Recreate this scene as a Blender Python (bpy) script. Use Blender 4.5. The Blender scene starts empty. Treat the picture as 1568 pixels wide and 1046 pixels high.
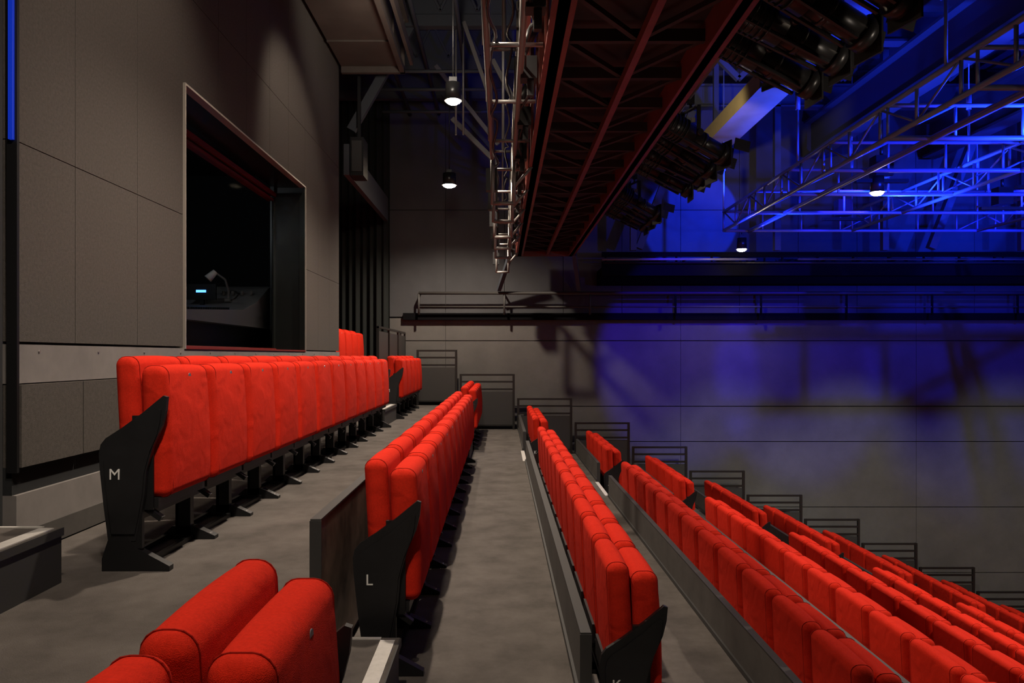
import bpy, bmesh, math, random
from mathutils import Vector, Matrix
random.seed(4)
ZE = 6.4          # eye height above the stage floor
D_END = 13.1

# ------------------------------------------------------------ materials
def mat(name, col, rough=0.6, metal=0.0, var=0.0, scale=8.0, bump=0.0, bscale=None, emit=None, estr=0.0, spec=None, detail=6, fold=0.0):
    m = bpy.data.materials.new(name); m.use_nodes = True
    nt = m.node_tree; b = nt.nodes['Principled BSDF']
    b.inputs['Base Color'].default_value = (*col, 1)
    b.inputs['Roughness'].default_value = rough
    b.inputs['Metallic'].default_value = metal
    if spec is not None: b.inputs['Specular IOR Level'].default_value = spec
    if emit:
        b.inputs['Emission Color'].default_value = (*emit, 1)
        b.inputs['Emission Strength'].default_value = estr
    tc = nt.nodes.new('ShaderNodeTexCoord')
    if var > 0:
        n = nt.nodes.new('ShaderNodeTexNoise'); n.inputs['Scale'].default_value = scale
        n.inputs['Detail'].default_value = detail; n.inputs['Roughness'].default_value = .65
        nt.links.new(tc.outputs['Object'], n.inputs['Vector'])
        r = nt.nodes.new('ShaderNodeValToRGB')
        r.color_ramp.elements[0].position = .3; r.color_ramp.elements[1].position = .7
        r.color_ramp.elements[0].color = (*[c*(1-var) for c in col], 1)
        r.color_ramp.elements[1].color = (*[min(1, c*(1+var)) for c in col], 1)
        nt.links.new(n.outputs['Fac'], r.inputs['Fac'])
        nt.links.new(r.outputs['Color'], b.inputs['Base Color'])
    if bump > 0:
        n2 = nt.nodes.new('ShaderNodeTexNoise'); n2.inputs['Scale'].default_value = bscale or 200
        n2.inputs['Detail'].default_value = 3
        nt.links.new(tc.outputs['Object'], n2.inputs['Vector'])
        bp = nt.nodes.new('ShaderNodeBump'); bp.inputs['Strength'].default_value = bump
        bp.inputs['Distance'].default_value = .01
        nt.links.new(n2.outputs['Fac'], bp.inputs['Height'])
        nt.links.new(bp.outputs['Normal'], b.inputs['Normal'])
        if fold > 0:
            n3 = nt.nodes.new('ShaderNodeTexNoise'); n3.inputs['Scale'].default_value = 9
            n3.inputs['Detail'].default_value = 1.5; n3.inputs['Distortion'].default_value = .6
            nt.links.new(tc.outputs['Object'], n3.inputs['Vector'])
            b3 = nt.nodes.new('ShaderNodeBump'); b3.inputs['Strength'].default_value = fold; b3.inputs['Distance'].default_value = .03
            nt.links.new(n3.outputs['Fac'], b3.inputs['Height'])
            nt.links.new(b3.outputs['Normal'], bp.inputs['Normal'])
    return m

M = {}
M['red'] = mat('red_wool_fabric', (.60, .023, .009), .95, var=.14, scale=140, bump=.32, bscale=520, spec=.1, fold=.35)
M['seam'] = mat('red_piping', (.30, .011, .005), .9, spec=.1)
M['black'] = mat('black_plastic', (.010, .010, .011), .45, var=.2, scale=20)
M['blackmetal'] = mat('black_powdercoat', (.012, .012, .013), .45, metal=.3)
M['badge'] = mat('brushed_badge', (.35, .33, .32), .35, metal=.7)
M['white'] = mat('white_print', (.75, .75, .72), .6)
M['carpet'] = mat('grey_carpet', (.108, .096, .087), .95, var=.30, scale=4.0, bump=.6, bscale=260, spec=.08, detail=12)
M['riser'] = mat('riser_board', (.060, .055, .05), .7, var=.25, scale=5)
M['steel'] = mat('mottled_steel_panel', (.16, .11, .085), .42, metal=.3, var=.8, scale=5, detail=10)
M['nosing'] = mat('aluminium_nosing', (.55, .53, .50), .5, metal=.2, var=.1, scale=30)
M['fabricwall'] = mat('grey_acoustic_panel', (.088, .079, .071), .95, var=.18, scale=70, bump=.35, bscale=300, spec=.06)
M['palegrey'] = mat('pale_grey_board', (.17, .155, .145), .8, var=.15, scale=5)
M['darkwall'] = mat('dark_paint', (.010, .011, .012), .8, var=.2, scale=3)
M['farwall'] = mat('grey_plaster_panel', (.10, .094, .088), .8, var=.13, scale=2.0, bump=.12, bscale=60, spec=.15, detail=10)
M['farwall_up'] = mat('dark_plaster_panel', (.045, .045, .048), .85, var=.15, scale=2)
M['curtain'] = mat('black_drape', (.006, .008, .007), .95)
M['rail'] = mat('dark_rail_paint', (.018, .017, .016), .4, metal=.2)
M['infill'] = mat('railing_infill', (.030, .028, .026), .6)
M['mesh'] = mat('dark_panel', (.032, .031, .030), .6)
M['oxide'] = mat('red_oxide_paint', (.15, .026, .019), .5, var=.2, scale=6)
M['oxidedark'] = mat('dark_oxide_deck', (.018, .005, .005), .7, var=.3, scale=4)
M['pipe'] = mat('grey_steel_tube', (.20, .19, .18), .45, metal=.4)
M['gridpipe'] = mat('bluelit_grid_tube', (.17, .23, .38), .4, metal=.3)  # blue stage light tinted into the tube colour
M['ceil'] = mat('ceiling_deck', (.036, .040, .055), .85, var=.2, scale=2)
M['beam'] = mat('steel_beam_paint', (.040, .045, .055), .6)
M['beige'] = mat('beige_beam_lit', (.30, .24, .13), .7, var=.1, scale=4)  # lit stretch of the girder, warm light put into its colour
M['duct'] = mat('brown_duct', (.07, .055, .047), .6, var=.2, scale=3)
M['fixture'] = mat('fixture_black', (.022, .021, .021), .32, metal=.4)
M['lens'] = mat('fixture_lens', (.05, .05, .07), .08, metal=.4)
M['glow'] = mat('lamp_glow', (1, .9, .75), .5, emit=(1, .80, .58), estr=120)
M['bluereflect'] = mat('blue_reflection', (.0, .02, .3), .5, emit=(.01, .06, 1), estr=.28)  # faint glow standing in for a blue glass reflection
M['screen'] = mat('display_blue', (.0, .1, .5), .3, emit=(.1, .35, 1), estr=3)
M['frame'] = mat('window_frame_alu', (.42, .38, .33), .4, metal=.5)
M['redtrim'] = mat('red_window_trim', (.16, .015, .012), .45)
M['reveal'] = mat('window_reveal_black', (.006, .008, .007), .35)
M['console'] = mat('console_grey', (.24, .24, .245), .35, metal=.3)
M['stage'] = mat('stage_floor', (.02, .02, .022), .7, var=.2, scale=2)
M['galblack'] = mat('gallery_black', (.0035, .0035, .004), .95, spec=.05)
g = bpy.data.materials.new('control_glass'); g.use_nodes = True
gb = g.node_tree.nodes['Principled BSDF']
gb.inputs['Base Color'].default_value = (.85, .88, .88, 1); gb.inputs['Roughness'].default_value = .02
gb.inputs['Transmission Weight'].default_value = 1; gb.inputs['IOR'].default_value = 1.004
M['glass'] = g

# ------------------------------------------------------------ mesh builder
class MB:
    def __init__(s):
        s.bm = bmesh.new(); s.mats = []
    def mi(s, m):
        if m not in s.mats: s.mats.append(m)
        return s.mats.index(m)
    def face(s, vs, m, smooth=False):
        try:
            f = s.bm.faces.new(vs); f.material_index = s.mi(m); f.smooth = smooth; return f
        except ValueError: return None
    def box(s, x0, x1, y0, y1, z0, z1, m):
        if x0 > x1: x0, x1 = x1, x0
        if y0 > y1: y0, y1 = y1, y0
        if z0 > z1: z0, z1 = z1, z0
        v = [s.bm.verts.new(p) for p in [(x0,y0,z0),(x1,y0,z0),(x1,y1,z0),(x0,y1,z0),(x0,y0,z1),(x1,y0,z1),(x1,y1,z1),(x0,y1,z1)]]
        for q in [(0,3,2,1),(4,5,6,7),(0,1,5,4),(1,2,6,5),(2,3,7,6),(3,0,4,7)]:
            s.face([v[i] for i in q], m)
    def cyl(s, p1, p2, r, m, seg=10, r2=None, caps=True):
        p1 = Vector(p1); p2 = Vector(p2); r2 = r if r2 is None else r2
        d = (p2-p1).normalized()
        a = d.orthogonal().normalized(); b = d.cross(a)
        A = []; B = []
        for i in range(seg):
            t = 2*math.pi*i/seg; o = a*math.cos(t)+b*math.sin(t)
            A.append(s.bm.verts.new(p1+o*r)); B.append(s.bm.verts.new(p2+o*r2))
        for i in range(seg):
            j = (i+1) % seg
            s.face([A[i], A[j], B[j], B[i]], m, True)
        if caps:
            s.face(A[::-1], m); s.face(B, m)
    def tube(s, pts, r, m, seg=6, closed=False):
        n = len(pts)
        for i in range(n if closed else n-1):
            s.cyl(pts[i], pts[(i+1) % n], r, m, seg, caps=False)
    def bar(s, p1, p2, w, h, m):
        """rectangular bar between two points"""
        p1 = Vector(p1); p2 = Vector(p2); d = (p2-p1).normalized()
        up = Vector((0,0,1)) if abs(d.z) < .95 else Vector((1,0,0))
        a = d.cross(up).normalized(); b = a.cross(d).normalized()
        vs = []
        for p in (p1, p2):
            for sa, sb in ((-1,-1),(1,-1),(1,1),(-1,1)):
                vs.append(s.bm.verts.new(p+a*sa*w/2+b*sb*h/2))
        for q in [(0,3,2,1),(4,5,6,7),(0,1,5,4),(1,2,6,5),(2,3,7,6),(3,0,4,7)]:
            s.face([vs[i] for i in q], m)
    def prism(s, prof, a0, a1, m, axis='y', smooth=False):
        def P(p, t):
            if axis == 'y': return (p[0], t, p[1])
            if axis == 'x': return (t, p[0], p[1])
            return (p[0], p[1], t)
        A = [s.bm.verts.new(P(p, a0)) for p in prof]; B = [s.bm.verts.new(P(p, a1)) for p in prof]
        n = len(prof)
        for i in range(n):
            j = (i+1) % n; s.face([A[i], A[j], B[j], B[i]], m, smooth)
        s.face(A[::-1], m); s.face(B, m)
    def cushion(s, c, h, r, m, deform=None, n=6):
        """rounded box, centre c, half sizes h, corner radius r"""
        def coords(hh):
            out = []
            k = 5
            for i in range(k+1): out.append(-hh + r*(1-math.tan((1-i/k)*math.pi/4)) )
            for i in range(1, n): out.append((-hh+r) + (2*hh-2*r)*i/n)
            for i in range(k+1): out.append(hh - r*(1-math.tan((i/k)*math.pi/4)))
            return out
        C = [coords(v) for v in h]; cache = {}
        def vert(i, j, k):
            key = (i, j, k)
            if key in cache: return cache[key]
            p = Vector((C[0][i], C[1][j], C[2][k]))
            q = Vector([max(-(h[a]-r), min(h[a]-r, p[a])) for a in range(3)])
            dd = p-q
            if dd.length > 1e-7: q = q+dd.normalized()*r
            if deform: q = deform(q)
            v = s.bm.verts.new(q+Vector(c)); cache[key] = v; return v
        N = [len(x)-1 for x in C]
        for a in range(3):
            u, w = [(1,2),(2,0),(0,1)][a]
            for side in (0, N[a]):
                for i in range(N[u]):
                    for j in range(N[w]):
                        idx = []
                        for (di, dj) in ((0,0),(1,0),(1,1),(0,1)):
                            t = [0,0,0]; t[a] = side; t[u] = i+di; t[w] = j+dj
                            idx.append(vert(*t))
                        if side == 0: idx = idx[::-1]
                        s.face(idx, m, True)
    def mesh(s, name):
        me = bpy.data.meshes.new(name); bmesh.ops.recalc_face_normals(s.bm, faces=s.bm.faces)
        s.bm.to_mesh(me); s.bm.free()
        for m in s.mats: me.materials.append(M[m])
        return me
    def obj(s, name, loc=(0,0,ZE), parent=None):
        o = bpy.data.objects.new(name, s.mesh(name)); o.location = loc
        bpy.context.collection.objects.link(o)
        if parent: o.parent = parent
        return o

# row helpers: k = 0 is row M
def rowx(k): return -1.5+k
def fz(k): return -0.86-0.42*k
AISLES = [(1.72, 2.88), (9.08, 10.16)]

# ------------------------------------------------------------ seats
def seat_mesh():
    b = MB()
    def dback(q):
        t = q.z/.27
        w = max(0, 1-(q.y/.232)**2)
        q.x += -.014*t + (.012*w*(1-t*t*.7) if q.x > 0 else -.010*w*(1-t*t*.6))
        if q.z > 0: q.z += -.006*(1-w)
        return q
    def dpan(q):
        t = q.z/.27
        w = max(0, 1-(q.y/.23)**4)
        q.x += (.020*w*max(0, 1-t*t) if q.x > 0 else 0) - .010*t
        if q.z > 0: q.z += -.006*(q.y/.23)**2
        return q
    b.cushion((-.018, 0, .585), (.044, .236, .275), .038, 'red', dback)
    b.cushion((.088, 0, .552), (.052, .231, .270), .038, 'red', dpan)
    for (cx, cz, hx, hz, df, yy) in ((-.018, .585, .0445, .2755, dback, .199), (.088, .552, .0525, .2705, dpan, .194)):
        for sy in (-1, 1):
            pts = []
            r = .036
            for (sx, sz, a0) in ((1,1,0),(-1,1,90),(-1,-1,180),(1,-1,270)):
                for i in range(5):
                    a = math.radians(a0+i*22.5)
                    p = Vector((sx*(hx-r)+math.cos(a)*r, sy*yy, sz*(hz-r)+math.sin(a)*r))
                    p = df(p)+Vector((cx, 0, cz)); pts.append(p)
            b.tube(pts, .0018, 'seam', 5, True)
    b.box(-.072, -.060, -.19, .19, .33, .42, 'black')
    b.cyl((.132, 0, .772), (.1385, 0, .772), .013, 'badge', 16)
    # hinge arms between seats, pedestal and floor track
    b.box(-.045, .095, -.249, -.240, .24, .50, 'blackmetal')
    b.box(-.045, .095, .240, .249, .24, .50, 'blackmetal')
    b.box(-.045, .045, -.25, .25, .20, .262, 'blackmetal')
    b.box(.06, .11, -.235, .235, .245, .285, 'black')
    b.bar((.02, -.225, .27), (.12, -.225, .20), .03, .02, 'blackmetal')
    b.box(-.035, .035, -.245, -.205, .02, .2, 'blackmetal')
    b.box(-.035, -.02, -.245, -.16, .02, .2, 'blackmetal')
    b.prism([(-.10, .0), (.15, .0), (.15, .015), (.05, .06), (-.05, .06), (-.10, .015)], -.245, -.20, 'blackmetal')
    b.box(.03, .05, -.25, .25, .0, .022, 'blackmetal'); b.box(-.09, -.07, -.25, .25, .0, .022, 'blackmetal')
    b.cyl((.12, -.222, .015), (.12, -.222, .028), .012, 'badge', 8)
    me = b.mesh('theatre_seat'); return me
SEAT = seat_mesh()
def end_panel_mesh():
    b = MB()
    prof = [(.145, .70), (.160, .695), (.155, .64), (.140, .58), (.105, .50), (.078, .40), (.07, .30), (.052, .20), (.035, .12),
            (-.075, .12), (-.092, .25), (-.108, .40), (-.112, .47), (-.105, .505), (-.085, .53), (-.02, .572), (.06, .63)]
    b.prism(prof, -.272, -.252, 'black')
    inner = [(x*.84+.004, (z-.4)*.86+.39) for x, z in prof]
    b.prism(inner, -.278, -.271, 'black')
    b.prism([(-.10, .0), (.17, .0), (.17, .02), (.04, .09), (-.0, .14), (-.07, .14), (-.10, .05)], -.272, -.235, 'blackmetal')
    b.box(.02, .06, -.270, -.25, .09, .62, 'blackmetal')
    return b.mesh('end_panel')
ENDP = end_panel_mesh()
letters = 'MLKJIHGFEDCBA'
def put_seat(k, y, end=None):
    o = bpy.data.objects.new('theatre_seat', SEAT)
    o.location = (rowx(k)+(.018 if k == 1 else .004), y, fz(k)+ZE+.001)
    bpy.context.collection.objects.link(o)
    if end:
        e = bpy.data.objects.new('end_panel', ENDP); bpy.context.collection.objects.link(e); e.parent = o
        if end == 'far': e.scale = (1, -1, 1)
        else:
            cu = bpy.data.curves.new('row_letter', 'FONT'); cu.body = letters[k] if 0 <= k < 13 else 'N'
            cu.size = .062; cu.extrude = .0008; cu.align_x = 'CENTER'; cu.align_y = 'CENTER'
            cu.materials.append(M['white'])
            t = bpy.data.objects.new('row_letter', cu); bpy.context.collection.objects.link(t); t.parent = o
            t.rotation_euler = (math.pi/2, 0, 0); t.location = (-.045, -.2795, .385)
    return o
for k in range(0, 12):
    for i in range(12):
        put_seat(k, 3.27+.5*i-.0, 'near' if i == 0 else ('far' if i == 11 else None))
    for i in range(5):
        put_seat(k, 10.5+.5*i, 'near' if i == 0 else None)
for i in range(4):
    put_seat(1, 1.36-.5*i, 'far' if i == 0 else None)
for i in range(5):
    put_seat(-1, 10.6+.5*i, 'near' if i == 0 else None)

# ------------------------------------------------------------ tiered platform
b = MB()
KMAX = 12
def edge(k): return rowx(k)+.81     # front edge of row k platform
prof = [(-2.055, fz(0))]
for k in range(0, KMAX):
    prof.append((edge(k), fz(k))); prof.append((edge(k), fz(k+1)))
prof.append((edge(KMAX), fz(KMAX))); prof.append((edge(KMAX), -ZE)); prof.append((-2.055, -ZE))
b.prism(prof, -2.0, D_END+.1, 'carpet')
b.obj('tiered_seating_platform')
b = MB(); b.box(-3.6, -2.056, 9.72, D_END+.1, -ZE, fz(-1), 'carpet'); b.box(-2.056, -1.72, 10.2, D_END+.1, fz(0)+.001, fz(-1), 'carpet'); b.obj('upper_seating_platform')
# guard panels at each platform edge
for k in range(0, KMAX):
    b = MB(); e = edge(k)
    for (y0, y1) in ((-1.9, AISLES[0][0]), (AISLES[0][1]-.1, AISLES[1][0]), (AISLES[1][1], D_END)):
        b.box(e+.002, e+.02, y0, y1, fz(k+1)+.05, fz(k)+.25, 'steel')
        b.box(e-.016, e+.002, y0, y1, fz(k)+.001, fz(k)+.25, 'riser')
        b.box(e-.020, e+.024, y0-.004, y0, fz(k+1)+.05, fz(k)+.25, 'mesh')
        b.box(e-.018, e+.022, y0, y1, fz(k)+.25, fz(k)+.256, 'mesh')
        if k: b.box(e-.028, e-.016, y0, y1, fz(k)+.001, fz(k)+.03, 'mesh')
    b.obj('riser_guard_panel')
# steps in the aisles with nosing strips
for k in range(-1, KMAX):
    b = MB(); e = edge(k) if k >= 0 else -1.97
    for ai, (y0, y1) in enumerate(AISLES):
        if k == -1 and ai == 1: e2 = -1.72
        else: e2 = e
        zt = fz(k)-.21; zb = fz(k+1)
        b.box(e2+.025, e2+.30, y0+.03, y1-.03, zb, zt-.006, 'mesh')
        b.box(e2+.022, e2+.304, y0+.027, y1-.027, zt-.006, zt, 'carpet')
        b.box(e2+.235, e2+.29, y0+.05, y1-.06, zt, zt+.004, 'nosing')
        b.box(e2+.03, e2+.235, y1-.05, y1-.03, zt, zt+.004, 'nosing')
        b.box(e2+.304, e2+.31, y0+.03, y1-.03, zt-.03, zt, 'mesh')
        if k >= 0: b.box(e2-.05, e2-.005, y0+.05, y1-.05, fz(k), fz(k)+.004, 'nosing')
    b.obj('aisle_step')
# end railings
for k in range(0, KMAX):
    b = MB(); y = D_END-.03; z = fz(k)
    x0 = edge(k)-1.02 if k else -1.46; x1 = edge(k)-.10
    for x in (x0, x1): b.box(x-.020, x+.020, y-.018, y+.018, z, z+.965, 'rail')
    for zz in (.95, .83, .70): b.box(x0, x1, y-.016, y+.016, z+zz-.016, z+zz+.015, 'rail')
    b.box(x0+.02, x1-.02, y-.004, y+.004, z+.08, z+.66, 'infill')
    b.box(x0, x1, y-.012, y+.012, z+.06, z+.085, 'rail')
    b.obj('guard_railing')
# railings around upper row
b = MB()
for x in (-2.05, -1.74):
    b.box(x-.015, x+.015, 12.9, 12.93, fz(-1), .42, 'rail')
for y in (10.22, 11.2, 12.2, 13.05):
    b.box(-1.70, -1.67, y, y+.03, fz(0), .40, 'rail')
    if y < 13: b.box(-1.69, -1.68, y+.1, y+.9, -.40, .34, 'infill')
b.box(-1.70, -1.67, 10.22, 13.08, .38, .41, 'rail')
b.obj('guard_railing')

# ------------------------------------------------------------ room shell
b = MB(); b.box(-6, 16, -3, 15, -.1, 0, 'stage'); b.obj('floor', (0,0,0))
b = MB(); b.box(-6, 16, -3, 15, 5.2, 5.35, 'ceil')
for i in range(26): b.box(-6+.85*i, -5.75+.85*i, -3, 15, 5.1, 5.2, 'ceil')
b.obj('ceiling')
b = MB(); b.box(-6.1, -6, -3, 15, -ZE, 5.2, 'darkwall'); b.obj('wall_left')
b = MB(); b.box(16, 16.1, -3, 15, -ZE, 5.2, 'darkwall'); b.obj('wall_right')
b = MB(); b.box(-6, 16, -3.1, -3, -ZE, 5.2, 'darkwall'); b.obj('wall_near')
# far wall
YW = 13.42
b = MB(); b.box(-6, 16, YW+.03, YW+.2, -ZE, 5.2, 'darkwall')
rows = [-ZE, -5.0, -3.87, -2.70, -1.53, -.90, .27, .68]
cols = [-5.2, -1.0, 3.2, 7.41, 11.6, 15.9]
for i in range(len(rows)-1):
    for j in range(len(cols)-1):
        gz = .007
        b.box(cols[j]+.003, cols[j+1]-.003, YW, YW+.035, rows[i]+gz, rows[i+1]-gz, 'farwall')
for j in range(20):
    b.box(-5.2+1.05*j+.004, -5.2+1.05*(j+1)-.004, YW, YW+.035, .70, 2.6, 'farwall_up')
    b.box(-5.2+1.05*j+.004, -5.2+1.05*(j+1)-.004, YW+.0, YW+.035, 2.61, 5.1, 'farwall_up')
b.obj('wall_far')
b = MB()
b.box(-1.75, 15.5, YW-.10, YW-.002, .64, .76, 'galblack')
b.cyl((-1.45, YW-.25, 1.10), (15.5, YW-.25, 1.10), .028, 'infill', 8)
b.cyl((-1.45, YW-.25, .86), (15.5, YW-.25, .86), .016, 'infill', 8)
for i in range(12):
    x = -1.45+1.5*i
    mm = 'infill' if x < 1.6 else 'galblack'
    b.cyl((x, YW-.25, .72), (x, YW-.25, 1.10), .02, mm, 8); b.cyl((x, YW-.25, 1.1), (x, YW-.01, 1.1), .018, mm, 8)
b.obj('trim_rail')
# black gallery band
b = MB(); YG = YW-.01
b.box(1.7, 15.6, 12.75, YG, 1.42, 1.50, 'galblack')
b.box(1.7, 15.6, 12.72, 12.76, 1.36, 1.60, 'galblack')
b.box(1.7, 15.6, 12.72, 12.76, 1.68, 1.76, 'galblack')
for i in range(24):
    x = 1.75+.6*i
    b.box(x, x+.03, 12.73, 12.76, 1.6, 1.68, 'galblack')
    b.cyl((x+.2, 12.76, 1.64), (x+.2, YG, 1.64), .012, 'galblack', 6)
b.cyl((1.7, 12.68, 1.63), (4.3, 12.68, 1.63), .022, 'pipe', 8); b.cyl((5.0, 12.68, 1.63), (15.6, 12.68, 1.63), .018, 'infill', 8)
b.cyl((1.72, 12.68, 1.57), (15.6, 12.68, 1.57), .012, 'rail', 8)
b.box(1.7, 15.6, 13.0, YG, 1.25, 1.42, 'galblack')
b.obj('technical_gallery')
# black drape beyond the control booth
b = MB(); n = 90; A = []; B = []
for i in range(n+1):
    x = -4.0+2.02*i/n; y = 13.27+.05*math.sin(i*1.15)+.02*math.sin(i*.37)
    A.append(b.bm.verts.new((x, y, fz(-1)+.02))); B.append(b.bm.verts.new((x, y, 5.05)))
for i in range(n): b.face([A[i], A[i+1], B[i+1], B[i]], 'curtain', True)
b.obj('stage_curtain')

# ------------------------------------------------------------ control booth wall
XW = -2.1
b = MB()
b.box(XW-.16, XW-.04, 3.22, 4.93, -.86, 5.1, 'darkwall')
b.box(XW-.16, XW-.04, 8.04, 9.7, -.86, 5.1, 'darkwall')
b.box(XW-.16, XW-.04, 4.93, 8.04, -.86, .02, 'darkwall')
b.box(XW-.16, XW-.04, 4.93, 8.04, 1.82, 5.1, 'darkwall')
cols = [3.22, 3.70, 4.33, 4.95]; right = [8.02, 8.6, 9.15, 9.7]; mid = [4.95, 5.57, 6.18, 6.8, 7.4, 8.02]
G = .0022
def pan(y0, y1, z0, z1, m='fabricwall'):
    b.box(XW-.045, XW, y0+G, y1-G, z0+G, z1-G, m)
for c in (cols, right):
    for i in range(3):
        for z0, z1 in ((.06, .93), (.93, 2.42), (2.42, 4.2), (4.2, 5.1)):
            pan(c[i], c[i+1], z0, z1)
for i in range(5):
    for z0, z1 in ((1.80, 2.42), (2.42, 4.2), (4.2, 5.1)): pan(mid[i], mid[i+1], z0, z1)
b.box(XW-.05, XW+.006, 3.22, 9.7, -.12, .05, 'palegrey')
for i in range(12): b.cyl((XW+.006, 3.4+.5*i, .02), (XW+.010, 3.4+.5*i, .02), .006, 'badge', 8)
for y0, y1 in ((3.22, 3.70), (3.70, 5.0), (5.0, 7.2), (7.2, 9.7)):
    b.box(XW-.04, XW+.04, y0+.004, y1-.004, -.48, -.125, 'fabricwall')
b.box(XW-.04, XW+.0, 3.22, 9.7, -.60, -.48, 'darkwall')
b.box(XW-.04, XW+.02, 3.22, 9.7, -.76, -.60, 'palegrey')
b.box(XW-.04, XW+.03, 3.22, 9.7, -.86, -.76, 'riser')
b.obj('wall_control_booth')
b = MB(); b.box(-5.4, XW-.16, 9.58, 9.7, -ZE, 5.1, 'darkwall'); b.obj('wall_booth_end')
b = MB(); b.box(-5.4, -5.3, 3.32, 9.58, -ZE, 5.1, 'darkwall'); b.obj('wall_booth_back')
b = MB(); b.box(-5.4, XW-.16, 3.22, 3.32, -ZE, 5.1, 'darkwall'); b.obj('wall_booth_side')
b = MB(); b.box(-5.3, XW-.16, 3.32, 9.58, -.86, -.80, 'darkwall'); b.obj('floor_booth')
b = MB(); b.box(-5.3, XW-.16, 3.32, 9.58, 2.3, 2.4, 'darkwall'); b.obj('ceiling_booth')
b = MB(); b.box(-2.3, -2.06, -2.9, 3.10, -ZE, 5.1, 'darkwall'); b.obj('wall_left_aisle')
b = MB(); b.box(-2.094, -2.075, 3.185, 3.2, .92, 4.5, 'bluereflect'); b.box(-2.11, -2.065, 3.2, 3.216, -.5, 4.5, 'blackmetal'); b.obj('blue_reflection_strip')  # blue reflection built as a thin glowing strip, beside the dark metal edge
# window
b = MB()
y0, y1, z0, z1 = 4.97, 8.00, .06, 1.79
t = .014
b.box(XW-.05, XW+.014, y0-t, y0, z0-t, z1+t, 'frame'); b.box(XW-.05, XW+.014, y1, y1+t, z0-t, z1+t, 'frame')
b.box(XW-.05, XW+.014, y0, y1, z1, z1+t, 'frame'); b.box(XW-.05, XW+.014, y0, y1, z0-t, z0, 'redtrim')
b.box(XW-.34, XW-.05, y0-.02, y0, z0, z1, 'reveal'); b.box(XW-.34, XW-.05, y1, y1+.02, z0, z1, 'reveal')
b.box(XW-.34, XW-.05, y0, y1, z1, z1+.02, 'reveal'); b.box(XW-.34, XW-.05, y0, y1, z0-.02, z0, 'reveal')
b.box(XW-.05, XW+.006, y1-.012, y1, z0, z1, 'reveal')
b.box(XW-.36, XW-.30, y0, y1, z1-.10, z1-.06, 'redtrim'); b.box(XW-.38, XW-.31, y0, y1, z1-.15, z1-.13, 'redtrim')
b.box(XW-.36, XW-.30, y0, y1, z0, z0+.02, 'redtrim')
b.box(XW-.35, XW-.31, y1-.05, y1, z0, z1, 'reveal'); b.box(XW-.35, XW-.31, y0, y0+.05, z0, z1, 'reveal')
b.box(XW-.332, XW-.326, y0+.05, y1-.05, z0+.02, z1-.10, 'glass')
b.obj('window_1')
# mixing console
b = MB()
b.prism([(6.1, .30), (6.1, .38), (7.5, .46), (7.9, .56), (8.3, .74), (8.42, .775), (8.55, .77), (8.75, .70), (8.9, .5), (8.9, .30)], -3.7, -2.58, 'console', axis='x')
b.box(-3.6, -3.5, 6.3, 8.8, -.80, .30, 'blackmetal'); b.box(-2.8, -2.7, 6.3, 8.8, -.80, .30, 'blackmetal')
for r in range(4):
    for i in range(22):
        y = 6.25+.055*i; zz = .39+(y-6.1)*.0571
        b.box(-3.5+.25*r, -3.44+.25*r, y, y+.02, zz-.01, zz+.012, 'blackmetal')
for i in range(9):
    b.cyl((-3.5+.1*i, 8.1, .65), (-3.5+.1*i, 8.1, .70), .015, 'palegrey', 8)
b.box(-3.25, -2.95, 7.75, 7.78, .58, .74, 'blackmetal'); b.box(-3.15, -3.05, 7.742, 7.75, .655, .68, 'screen')
b.box(-3.12, -3.08, 7.76, 7.80, .48, .6, 'blackmetal')
b.obj('mixing_console')
b = MB()
pts = [Vector((-2.88, 7.9, .57)), Vector((-2.87, 7.9, .68)), Vector((-2.90, 7.88, .80)), Vector((-2.98, 7.85, .86)), Vector((-3.05, 7.83, .84))]
b.tube(pts, .012, 'palegrey', 8); b.cyl((-2.99, 7.85, .88), (-3.06, 7.82, .80), .03, 'white', 12, r2=.045)
b.cyl((-2.88, 7.9, .565), (-2.88, 7.9, .60), .035, 'palegrey', 12)
b.obj('desk_lamp')

# ------------------------------------------------------------ overhead duct and steelwork on the left
b = MB()
b.box(-2.05, -1.28, 5.0, 9.6, 3.70, 4.5, 'duct'); b.box(-1.30, -1.24, 5.0, 9.65, 3.62, 3.70, 'duct')
b.box(-1.18, -1.14, 4.0, 9.7, 3.75, 3.9, 'duct'); b.box(-1.28, -1.20, 4.0, 9.7, 4.3, 4.4, 'duct')
b.box(-2.05, -1.24, 9.6, 9.66, 3.62, 4.5, 'duct')
for y in (5.2, 6.4, 7.6, 8.8): b.box(-2.05, -1.262, y, y+.04, 3.68, 4.52, 'duct')
for y in (5.2, 7.2, 9.2): b.box(-1.9, -1.86, y, y+.04, 4.5, 5.1, 'blackmetal'); b.box(-1.5, -1.46, y, y+.04, 4.5, 5.1, 'blackmetal')
b.obj('ventilation_duct')
b = MB()
for y in (6.5, 8.2, 9.9, 11.4, 12.7):
    b.box(-4, .2, y, y+.12, 4.35, 4.5, 'beam'); b.box(-4, .2, y+.04, y+.08, 4.5, 5.1, 'beam'); b.box(-4, .2, y, y+.12, 4.95, 5.1, 'beam')
for yy in (9.95, 11.45):
    for i in range(9):
        x = -2+.24*i
        b.bar((x, yy-.15, 4.5 if i % 2 else 5.0), (x+.24, yy-.15, 5.0 if i % 2 else 4.5), .03, .03, 'beam')
b.bar((-2.0, 10.0, 3.0), (-1.2, 10.0, 4.4), .08, .12, 'beam')
b.bar((-1.0, 11.4, 4.4), (-.05, 11.4, 3.2), .05, .06, 'pipe'); b.bar((-.75, 11.4, 3.6), (-.05, 11.4, 2.9), .05, .07, 'pipe')
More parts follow.
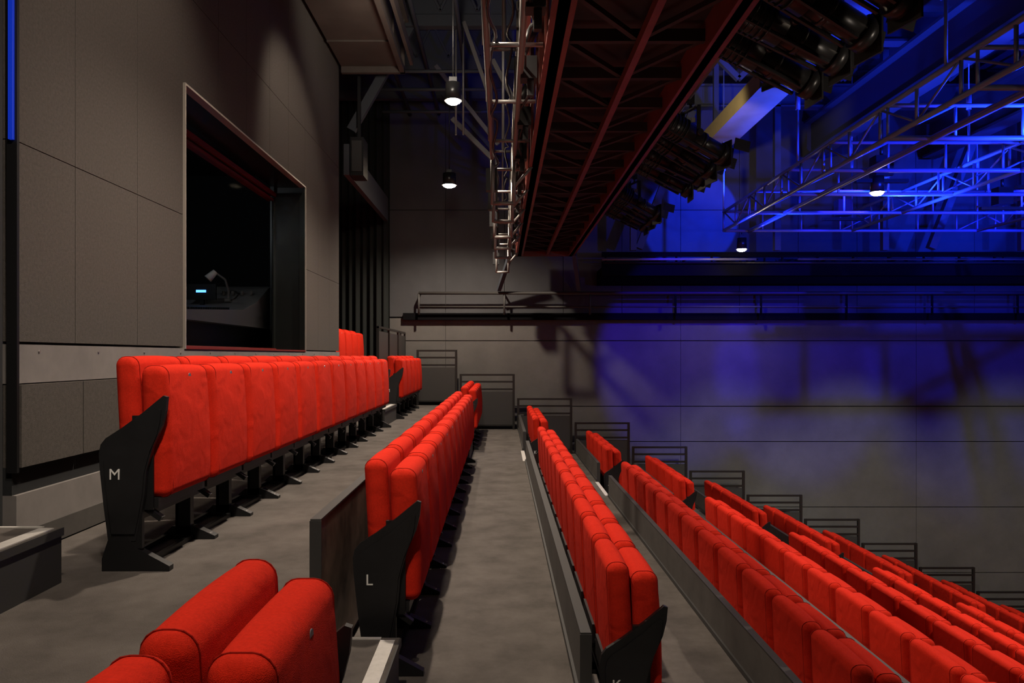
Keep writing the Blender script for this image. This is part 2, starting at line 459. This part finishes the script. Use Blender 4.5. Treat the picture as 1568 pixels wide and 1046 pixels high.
b.bar((-.5, 9.9, 4.4), (-.12, 9.9, 3.3), .04, .05, 'pipe'); b.bar((-.12, 9.9, 3.9), (.25, 9.9, 3.2), .04, .06, 'pipe')
b.bar((-1.0, 12.6, 4.4), (-.1, 12.6, 3.4), .05, .06, 'beam')
for x in (-.62, -.52): b.cyl((x, 10.2, 3.0), (x, 10.2, 5.0), .015, 'pipe', 6)
for x in (-1.6, -1.1, -.55): b.cyl((x, 5.5, 4.25), (x, 13.2, 4.25), .03, 'beam', 8)
for y in (10.3, 11.0, 12.0): b.cyl((-1.9, y, 3.9), (.2, y, 3.9), .025, 'beam', 8)
b.box(-2.05, -1.98, 9.75, 13.1, 2.35, 2.75, 'beam')
b.obj('roof_beam')
# wall speaker in recess
b = MB(); b.box(-1.97, -1.80, 9.78, 10.1, 2.35, 2.85, 'blackmetal'); b.box(-1.95, -1.82, 9.765, 9.78, 2.4, 2.8, 'mesh')
b.box(-1.9, -1.86, 9.9, 9.95, 2.85, 4.34, 'blackmetal'); b.obj('wall_speaker')

# ------------------------------------------------------------ catwalk
b = MB(); zb = 1.68; ys, ye = 1.2, 12.7
b.box(.27, .33, ys, ye, zb, zb+.22, 'oxide'); b.box(.24, .36, ys, ye, zb, zb+.02, 'oxide')
b.box(1.14, 1.19, ys, ye, zb, zb+.26, 'oxide'); b.box(1.12, 1.22, ys, ye, zb, zb+.02, 'oxide')
b.box(.75, .79, ys, ye, zb+.02, zb+.08, 'oxide')
b.box(.27, 1.19, ys, ye, zb+.20, zb+.23, 'oxidedark')
y = ys+.2; i = 0
while y < ye:
    b.box(.33, 1.14, y, y+.04, zb+.08, zb+.15, 'oxidedark')
    y2 = y+.56
    if y2 < ye:
        b.bar((.34, y+.02, zb+.10), (.75, y2, zb+.10), .03, .03, 'oxidedark'); b.bar((.78, y2, zb+.10), (1.13, y+.02, zb+.10), .03, .03, 'oxidedark')
    y = y2; i += 1
b.box(.24, 1.22, ye-.04, ye, zb, zb+.24, 'oxide')
for x in (.29, 1.17):
    y = ys+.1
    while y < ye:
        b.cyl((x, y, zb+.2), (x, y, zb+1.3), .02, 'oxide', 6); y += 1.15
    for zz in (.75, 1.3): b.cyl((x, ys, zb+zz), (x, ye, zb+zz), .02, 'oxide', 6)
for y in (2.2, 5.2, 8.2, 11.2):
    for x in (.29, 1.17): b.box(x-.03, x+.03, y, y+.06, zb+.2, 5.1, 'oxide')
b.bar((.15, 12.6, 1.7), (-.05, 13.1, 1.15), .07, .07, 'beam'); b.bar((1.22, 12.6, 1.7), (1.35, 13.1, 1.15), .07, .07, 'beam')
b.obj('lighting_catwalk')
# side ladder truss
b = MB()
for (x, z) in ((-.083, 1.76), (.115, 1.76), (-.10, 2.45), (.13, 2.45)):
    b.cyl((x, 1.2, z), (x, 12.3, z), .02, 'pipe', 8)
y = 1.4
while y < 12.2:
    b.cyl((-.083, y, 1.76), (.235, y, 1.76), .014, 'pipe', 8)
    b.cyl((-.1, y, 1.76), (-.1, y, 2.45), .012, 'pipe', 8); b.cyl((.12, y, 1.76), (.12, y, 2.45), .018, 'pipe', 8)
    if y+1 < 12.3: b.cyl((.12, y, 1.76), (.12, y+.95, 2.45), .012, 'pipe', 8)
    b.box(.12, .22, y+.4, y+.5, 1.72, 1.86, 'blackmetal'); b.box(.16, .2, y+.42, y+.46, 1.62, 1.72, 'blackmetal')
    b.cyl((.12, y+.2, 1.80), (.20, y+.2, 1.95), .035, 'blackmetal', 10)
    y += .95
for y in (6.7, 7.6, 8.6, 9.5, 10.4, 12.2):
    for x in (-.08, .11): b.cyl((x, y, 1.35), (x, y, 1.78), .018, 'pipe', 8)
    b.cyl((-.08, y, 1.36), (.11, y, 1.36), .018, 'pipe', 8)
    b.cyl((.11, y, 1.5), (.28, y, 1.7), .014, 'pipe', 8)
    b.box(-.14, -.04, y+.1, y+.2, 1.50, 1.70, 'blackmetal')
for y in (3, 6, 9, 12):
    b.cyl((.02, y, 2.45), (.02, y, 5.09), .018, 'pipe', 8); b.cyl((-.1, y, 2.45), (.13, y, 2.45), .018, 'pipe', 8)
for (x0, z0c, sag) in ((-.05, 1.80, .10), (.16, 1.88, .14), (.06, 2.4, .12)):
    pts = []
    for i in range(90):
        yy = 1.4+i*.12; pts.append(Vector((x0+.02*math.sin(i*.9), yy, z0c-sag*abs(math.sin(i*.26)))))
    b.tube(pts, .010, 'black', 5)
b.obj('ladder_truss')

# ------------------------------------------------------------ stage spotlights
def stage_spot(pos, d, L=.62):
    b = MB(); p = Vector(pos); d = Vector(d).normalized(); k = L/.62
    b.cyl(p-d*.30*k, p, .105, 'fixture', 18)
    for i in range(6):
        q = p-d*(.27-.035*i)*k; b.cyl(q, q+d*.010, .118, 'fixture', 18)
    b.cyl(p-d*.36*k, p-d*.30*k, .06, 'fixture', 14, r2=.105)
    b.cyl(p, p+d*.34*k, .082, 'fixture', 18)
    b.cyl(p+d*.10, p+d*.13, .094, 'fixture', 18)
    b.cyl(p+d*.30*k, p+d*.36*k, .10, 'fixture', 18); b.cyl(p+d*.361*k, p+d*.364*k, .085, 'lens', 18)
    s = d.cross(Vector((0,0,1))).normalized()
    u = s.cross(d).normalized()
    for sg in (-1, 1): b.bar(p-d*.25*k+s*.07*sg-u*.085, p+d*.28*k+s*.06*sg-u*.08, .02, .02, 'fixture')
    b.bar(p+d*.36*k+s*.11, p+d*.36*k-s*.11, .012, .24, 'fixture')
    for sg in (-1, 1): b.bar(p+d*.36*k+s*.105*sg+u*.10, p+d*.50*k+s*.12*sg+u*.13, .01, .10, 'fixture')
    top = p+Vector((0,0,.24))
    b.bar(p+s*.125, top+s*.125, .012, .035, 'fixture'); b.bar(p-s*.125, top-s*.125, .012, .035, 'fixture')
    b.bar(top+s*.13, top-s*.13, .035, .012, 'fixture')
    b.cyl(top, top+Vector((0,0,.07)), .014, 'fixture', 8); b.box(top.x-.03, top.x+.03, top.y-.02, top.y+.02, top.z+.05, top.z+.13, 'fixture')
    b.cyl(p+s*.13, p+s*.16, .03, 'fixture', 10)
    b.box(p.x-.02, p.x+.02, p.y-.1, p.y-.09, p.z+.10, p.z+.14, 'badge')
    pts = [p-d*.36*k]
    for i in range(1, 8):
        t = i/7; pts.append((p-d*.36*k).lerp(top+Vector((0,0,.1)), t)+Vector((-.12*math.sin(math.pi*t), .03*math.sin(6*t), -.14*math.sin(math.pi*t))))
    b.tube(pts, .008, 'fixture', 6)
    return b.obj('stage_spotlight')
b = MB()
b.cyl((1.68, 2.5, 2.32), (1.68, 12, 2.32), .025, 'pipe', 8); b.cyl((1.45, 2.5, 2.6), (1.45, 12, 2.6), .025, 'pipe', 8)
b.cyl((2.05, 2.5, 2.95), (2.05, 8.5, 2.95), .025, 'pipe', 8)
for y in (3, 5.6, 8.4): b.cyl((2.05, y, 2.95), (2.05, y, 5.09), .018, 'pipe', 8)
for y in (3, 4.6, 6.2, 7.8, 9.4, 11): b.cyl((1.2, y, 2.36), (1.7, y, 2.32), .018, 'oxide', 8)
b.obj('lighting_bar')
for i, y in enumerate((3.75, 4.15, 4.55, 4.95)): stage_spot((1.70, y, 1.97), (.85, .25-.05*i, -.35-.05*(i % 2)), .72)
for i, y in enumerate((6.75, 7.2, 7.65, 8.1)): stage_spot((1.70, y, 1.97), (.85, .30-.10*i, -.36-.10*(i % 2)), .66)
for i, y in enumerate((9.6, 10.05, 10.5)): stage_spot((1.70, y, 1.97), (.85, .30-.12*i, -.40))
for y in (5.3, 5.8, 6.3): stage_spot((2.05, y, 2.60), (.7, .35, -.5), .6)

# ------------------------------------------------------------ suspended grid over the stage
b = MB()
def ladder_y(x, y0, y1, zt, zb_, step=.62):
    b.cyl((x, y0, zt), (x, y1, zt), .024, 'gridpipe', 8); b.cyl((x, y0, zb_), (x, y1, zb_), .024, 'gridpipe', 8)
    y = y1; i = 0
    while y >= y0:
        b.cyl((x, y, zb_), (x, y, zt), .016, 'gridpipe', 6)
        if y-step >= y0: b.cyl((x, y, zb_ if i % 2 else zt), (x, y-step, zt if i % 2 else zb_), .012, 'gridpipe', 6)
        y -= step; i += 1
def ladder_x(y, x0, x1, zt, zb_, step=.62):
    b.cyl((x0, y, zt), (x1, y, zt), .02, 'gridpipe', 8); b.cyl((x0, y, zb_), (x1, y, zb_), .024, 'gridpipe', 8)
    x = x0; i = 0
    while x <= x1:
        b.cyl((x, y, zb_), (x, y, zt), .014, 'gridpipe', 6)
        if i % 3 == 0 and x+step <= x1: b.cyl((x, y, zb_), (x+step, y, zt), .011, 'gridpipe', 6)
        x += step; i += 1
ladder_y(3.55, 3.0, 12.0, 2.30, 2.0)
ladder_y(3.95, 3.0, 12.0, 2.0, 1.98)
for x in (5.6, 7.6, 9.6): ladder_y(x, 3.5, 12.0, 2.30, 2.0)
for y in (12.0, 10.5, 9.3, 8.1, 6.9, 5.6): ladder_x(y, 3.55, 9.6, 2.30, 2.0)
for x in (3.55, 5.6, 7.6):
    for y in (12.0, 9.0, 6.0):
        b.cyl((x, y, 2.3), (x, y, 3.0), .014, 'gridpipe', 6); b.cyl((x, y, 3.0), (x, y, 5.09), .007, 'gridpipe', 6)
        b.cyl((x, y, 2.95), (x, y, 3.15), .03, 'gridpipe', 8)
b.obj('suspended_lighting_grid')
# steel beams in the stage roof
b = MB()
for x in (5.5, 7.6, 9.8):
    b.box(x-.15, x+.15, 1, 13.3, 3.5, 3.54, 'beam'); b.box(x-.02, x+.02, 1, 13.3, 3.54, 4.1, 'beam'); b.box(x-.15, x+.15, 1, 13.3, 4.1, 4.14, 'beam')
for y in (5, 7.5, 10, 12.6):
    b.box(1.5, 15, y-.1, y+.1, 4.15, 4.18, 'beam'); b.box(1.5, 15, y-.015, y+.015, 4.18, 4.5, 'beam'); b.box(1.5, 15, y-.1, y+.1, 4.5, 4.53, 'beam')
for y in (6.2, 8.8, 11.4):
    for i in range(7): b.bar((2+1.6*i, y, 4.2), (2.8+1.6*i, y, 5.0), .08, .08, 'beam'); b.bar((2.8+1.6*i, y, 5.0), (3.6+1.6*i, y, 4.2), .08, .08, 'beam')
for x, y in ((2.3, 12.6), (7.2, 12.6)):
    b.bar((x, y, 1.8), (x+.9, y, 4.1), .12, .12, 'beam')
for x in (2.2, 4.6, 6.4, 8.7, 11): b.box(x-.05, x+.05, 12.5, 12.6, 1.76, 5.1, 'beam')
b.obj('stage_roof_steelwork')
b = MB(); b.box(3.30, 3.75, 9.6, 12.45, 3.42, 3.66, 'beige'); b.box(3.30, 3.75, 2, 9.6, 3.42, 3.66, 'beam')  # one girder: lit stretch coloured beige, unlit stretch coloured dark
for y in (4, 7, 10, 12.3): b.box(3.48, 3.56, y, y+.08, 3.66, 5.1, 'beam')
b.obj('roof_girder')
for (x, y) in ((4.35, 8.6), (5.6, 7.6), (6.8, 10.2), (5.0, 11.0), (6.4, 8.9)):
    b = MB(); b.box(x-.10, x+.10, y-.08, y+.08, 2.05, 2.28, 'fixture'); b.cyl((x, y, 2.28), (x, y, 2.45), .02, 'fixture', 8); b.box(x-.3, x+.3, y-.03, y+.03, 1.98, 2.02, 'fixture')
    b.obj('grid_junction_box')

# ------------------------------------------------------------ pendant downlights with real lamps
def downlight(x, y, z, top, power, col=(1, .84, .68), ang=150, r=.055, blend=.7):
    b = MB()
    b.cyl((x, y, z+.03), (x, y, z+.19), r*1.05, 'fixture', 18); b.cyl((x, y, z+.01), (x, y, z+.03), r*1.2, 'fixture', 18, r2=r*1.05, caps=False)
    b.cyl((x, y, z-.022), (x, y, z-.006), r*.6, 'glow', 18, r2=r*.95); b.cyl((x, y, z-.006), (x, y, z+.012), r*.95, 'glow', 18, r2=r)
    b.cyl((x, y, z+.19), (x, y, top), .008, 'fixture', 6); b.box(x-.04, x+.04, y-.03, y+.03, z+.19, z+.25, 'fixture')
    o = b.obj('pendant_downlight')
    l = bpy.data.lights.new('lamp', 'SPOT'); l.energy = power; l.color = col
    l.spot_size = math.radians(ang); l.spot_blend = blend; l.shadow_soft_size = .04
    lo = bpy.data.objects.new('lamp', l); lo.location = (x, y, z-.06); bpy.context.collection.objects.link(lo)
    lo.parent = o
    return o
downlight(-.50, 7.75, 2.62, 5.1, 480, ang=134, r=.075, blend=1)
downlight(-.80, 11.5, 2.60, 5.1, 540, ang=150, r=.095)
downlight(4.30, 8.60, 1.86, 2.05, 420, ang=122, blend=.6, r=.07)
downlight(3.90, 12.2, 1.72, 2.0, 45, ang=130, r=.075, blend=1)
downlight(-.50, 4.4, 2.62, 5.1, 420, ang=126, blend=1)
downlight(-.50, .9, 2.62, 5.1, 220, ang=120)
downlight(4.3, 4.6, 1.86, 5.1, 400, ang=122)
downlight(7.3, 8.6, 1.86, 5.1, 420, ang=122, blend=.6)
downlight(7.9, 4.6, 1.86, 5.1, 440, ang=122)
downlight(11.4, 8.6, 1.86, 5.1, 420, ang=122)

def spot(name, loc, tgt, power, col, ang, blend=.5, size=.1):
    l = bpy.data.lights.new(name, 'SPOT'); l.energy = power; l.color = col
    l.spot_size = math.radians(ang); l.spot_blend = blend; l.shadow_soft_size = size
    o = bpy.data.objects.new(name, l); o.location = (loc[0], loc[1], loc[2]+ZE)
    d = Vector(tgt)-Vector(loc); o.rotation_euler = d.to_track_quat('-Z', 'Y').to_euler()
    bpy.context.collection.objects.link(o); return o
BL = (.006, .030, 1); VI = (.035, .010, 1)
# blue stage washes (from above the grid, so its tubes throw shadows on the wall)
spot('blue_wash_light', (2.7, 9.6, 2.9), (3.1, 13.4, .15), 1300, VI, 36, .35, .03)
spot('blue_wash_light', (4.6, 9.6, 2.9), (5.2, 13.4, -.0), 1200, (.022, .012, 1), 36, .35, .03)
spot('blue_wash_light', (7.4, 9.6, 2.9), (8.1, 13.4, .0), 1000, (.015, .018, 1), 42, .5, .03)
spot('blue_wash_light', (4.0, 11.0, 3.2), (3.45, 13.4, 2.5), 1400, BL, 36, .10, .02)
spot('blue_wash_light', (7.5, 10.5, 3.3), (7.9, 13.4, 2.8), 800, BL, 44, .2, .02)
spot('blue_wash_light', (5.5, 5.5, .9), (6.0, 10, 5), 2300, BL, 105, .6)
spot('blue_wash_light', (9.0, 7.0, .9), (8.5, 11, 5), 2200, BL, 105, .6)
spot('blue_wash_light', (3.6, 11.0, 1.2), (5.4, 10.5, 5), 500, BL, 80, .6)
spot('blue_wash_light', (4.9, 9.6, 1.5), (5.1, 9.5, 5), 800, (.012, .05, 1), 130, .5, .03)
spot('blue_wash_light', (6.6, 7.4, 1.5), (6.6, 7.5, 5), 800, (.012, .05, 1), 140, .5, .03)
spot('blue_wash_light', (4.6, 6.2, 1.5), (4.6, 6.2, 5), 600, (.012, .05, 1), 130, .5, .03)
# soft neutral pools on the far wall
for x, p in ((4.0, 480), (6.2, 560), (9.0, 420)):
    spot('wall_pool_light', (x, 9.0, 1.8), (x, 13.4, -2.2), p, (.97, 1, .88), 36, 1.0)
# booth wall washers, front light, beam light
spot('wall_wash_light', (-.9, 3.6, 3.6), (-2.1, 4.2, 1.5), 130, (1, .84, .68), 70, .8)
spot('wall_wash_light', (-.9, 6.8, 3.9), (-2.1, 7.6, 1.8), 150, (1, .84, .68), 62, .6)
spot('house_fill_light', (-.3, 1.2, 3.2), (-1.4, 5.2, -.4), 320, (1, .86, .74), 62, .8, .15)
spot('beam_light', (1.9, 9.0, 2.75), (3.4, 11.4, 3.5), 200, (1, .82, .50), 44, .6)
spot('catwalk_light', (.3, 4.0, .2), (.8, 5.0, 1.7), 10, (1, .72, .6), 120, .8, .3)
spot('fixture_rim_light', (3.0, 3.2, 1.2), (1.8, 6.5, 2.0), 60, (1, .85, .7), 70, .8, .1)  # added rim light so the spotlight cluster stands out
spot('roof_fill_light', (-.6, 7.0, 2.9), (-1.0, 9.5, 4.6), 90, (1, .88, .74), 120, .8, .2)  # added weak up-light to brighten the left roof structure
pl = bpy.data.lights.new('booth_fill_light', 'POINT'); pl.energy = 10; pl.color = (.9, .95, 1); pl.shadow_soft_size = .05  # added point light, hidden from view, to brighten the console
po = bpy.data.objects.new('booth_fill_light', pl); po.location = (-3.3, 5.9, 1.7+ZE); bpy.context.collection.objects.link(po)

# ------------------------------------------------------------ world, camera, colour
w = bpy.data.worlds.new('world'); bpy.context.scene.world = w; w.use_nodes = True
w.node_tree.nodes['Background'].inputs[0].default_value = (.6, .6, .7, 1); w.node_tree.nodes['Background'].inputs[1].default_value = .005
cam = bpy.data.cameras.new('camera'); co = bpy.data.objects.new('camera', cam); bpy.context.collection.objects.link(co)
cam.sensor_width = 36; cam.lens = 1150/1568*36; cam.shift_x = 16/1568; cam.shift_y = 22/1568
cam.clip_start = .05; cam.clip_end = 100
co.location = (0, 0, ZE); co.rotation_euler = (math.pi/2, 0, 0)
bpy.context.scene.camera = co
bpy.context.scene.view_settings.view_transform = 'Standard'
bpy.context.scene.view_settings.exposure = 0.0
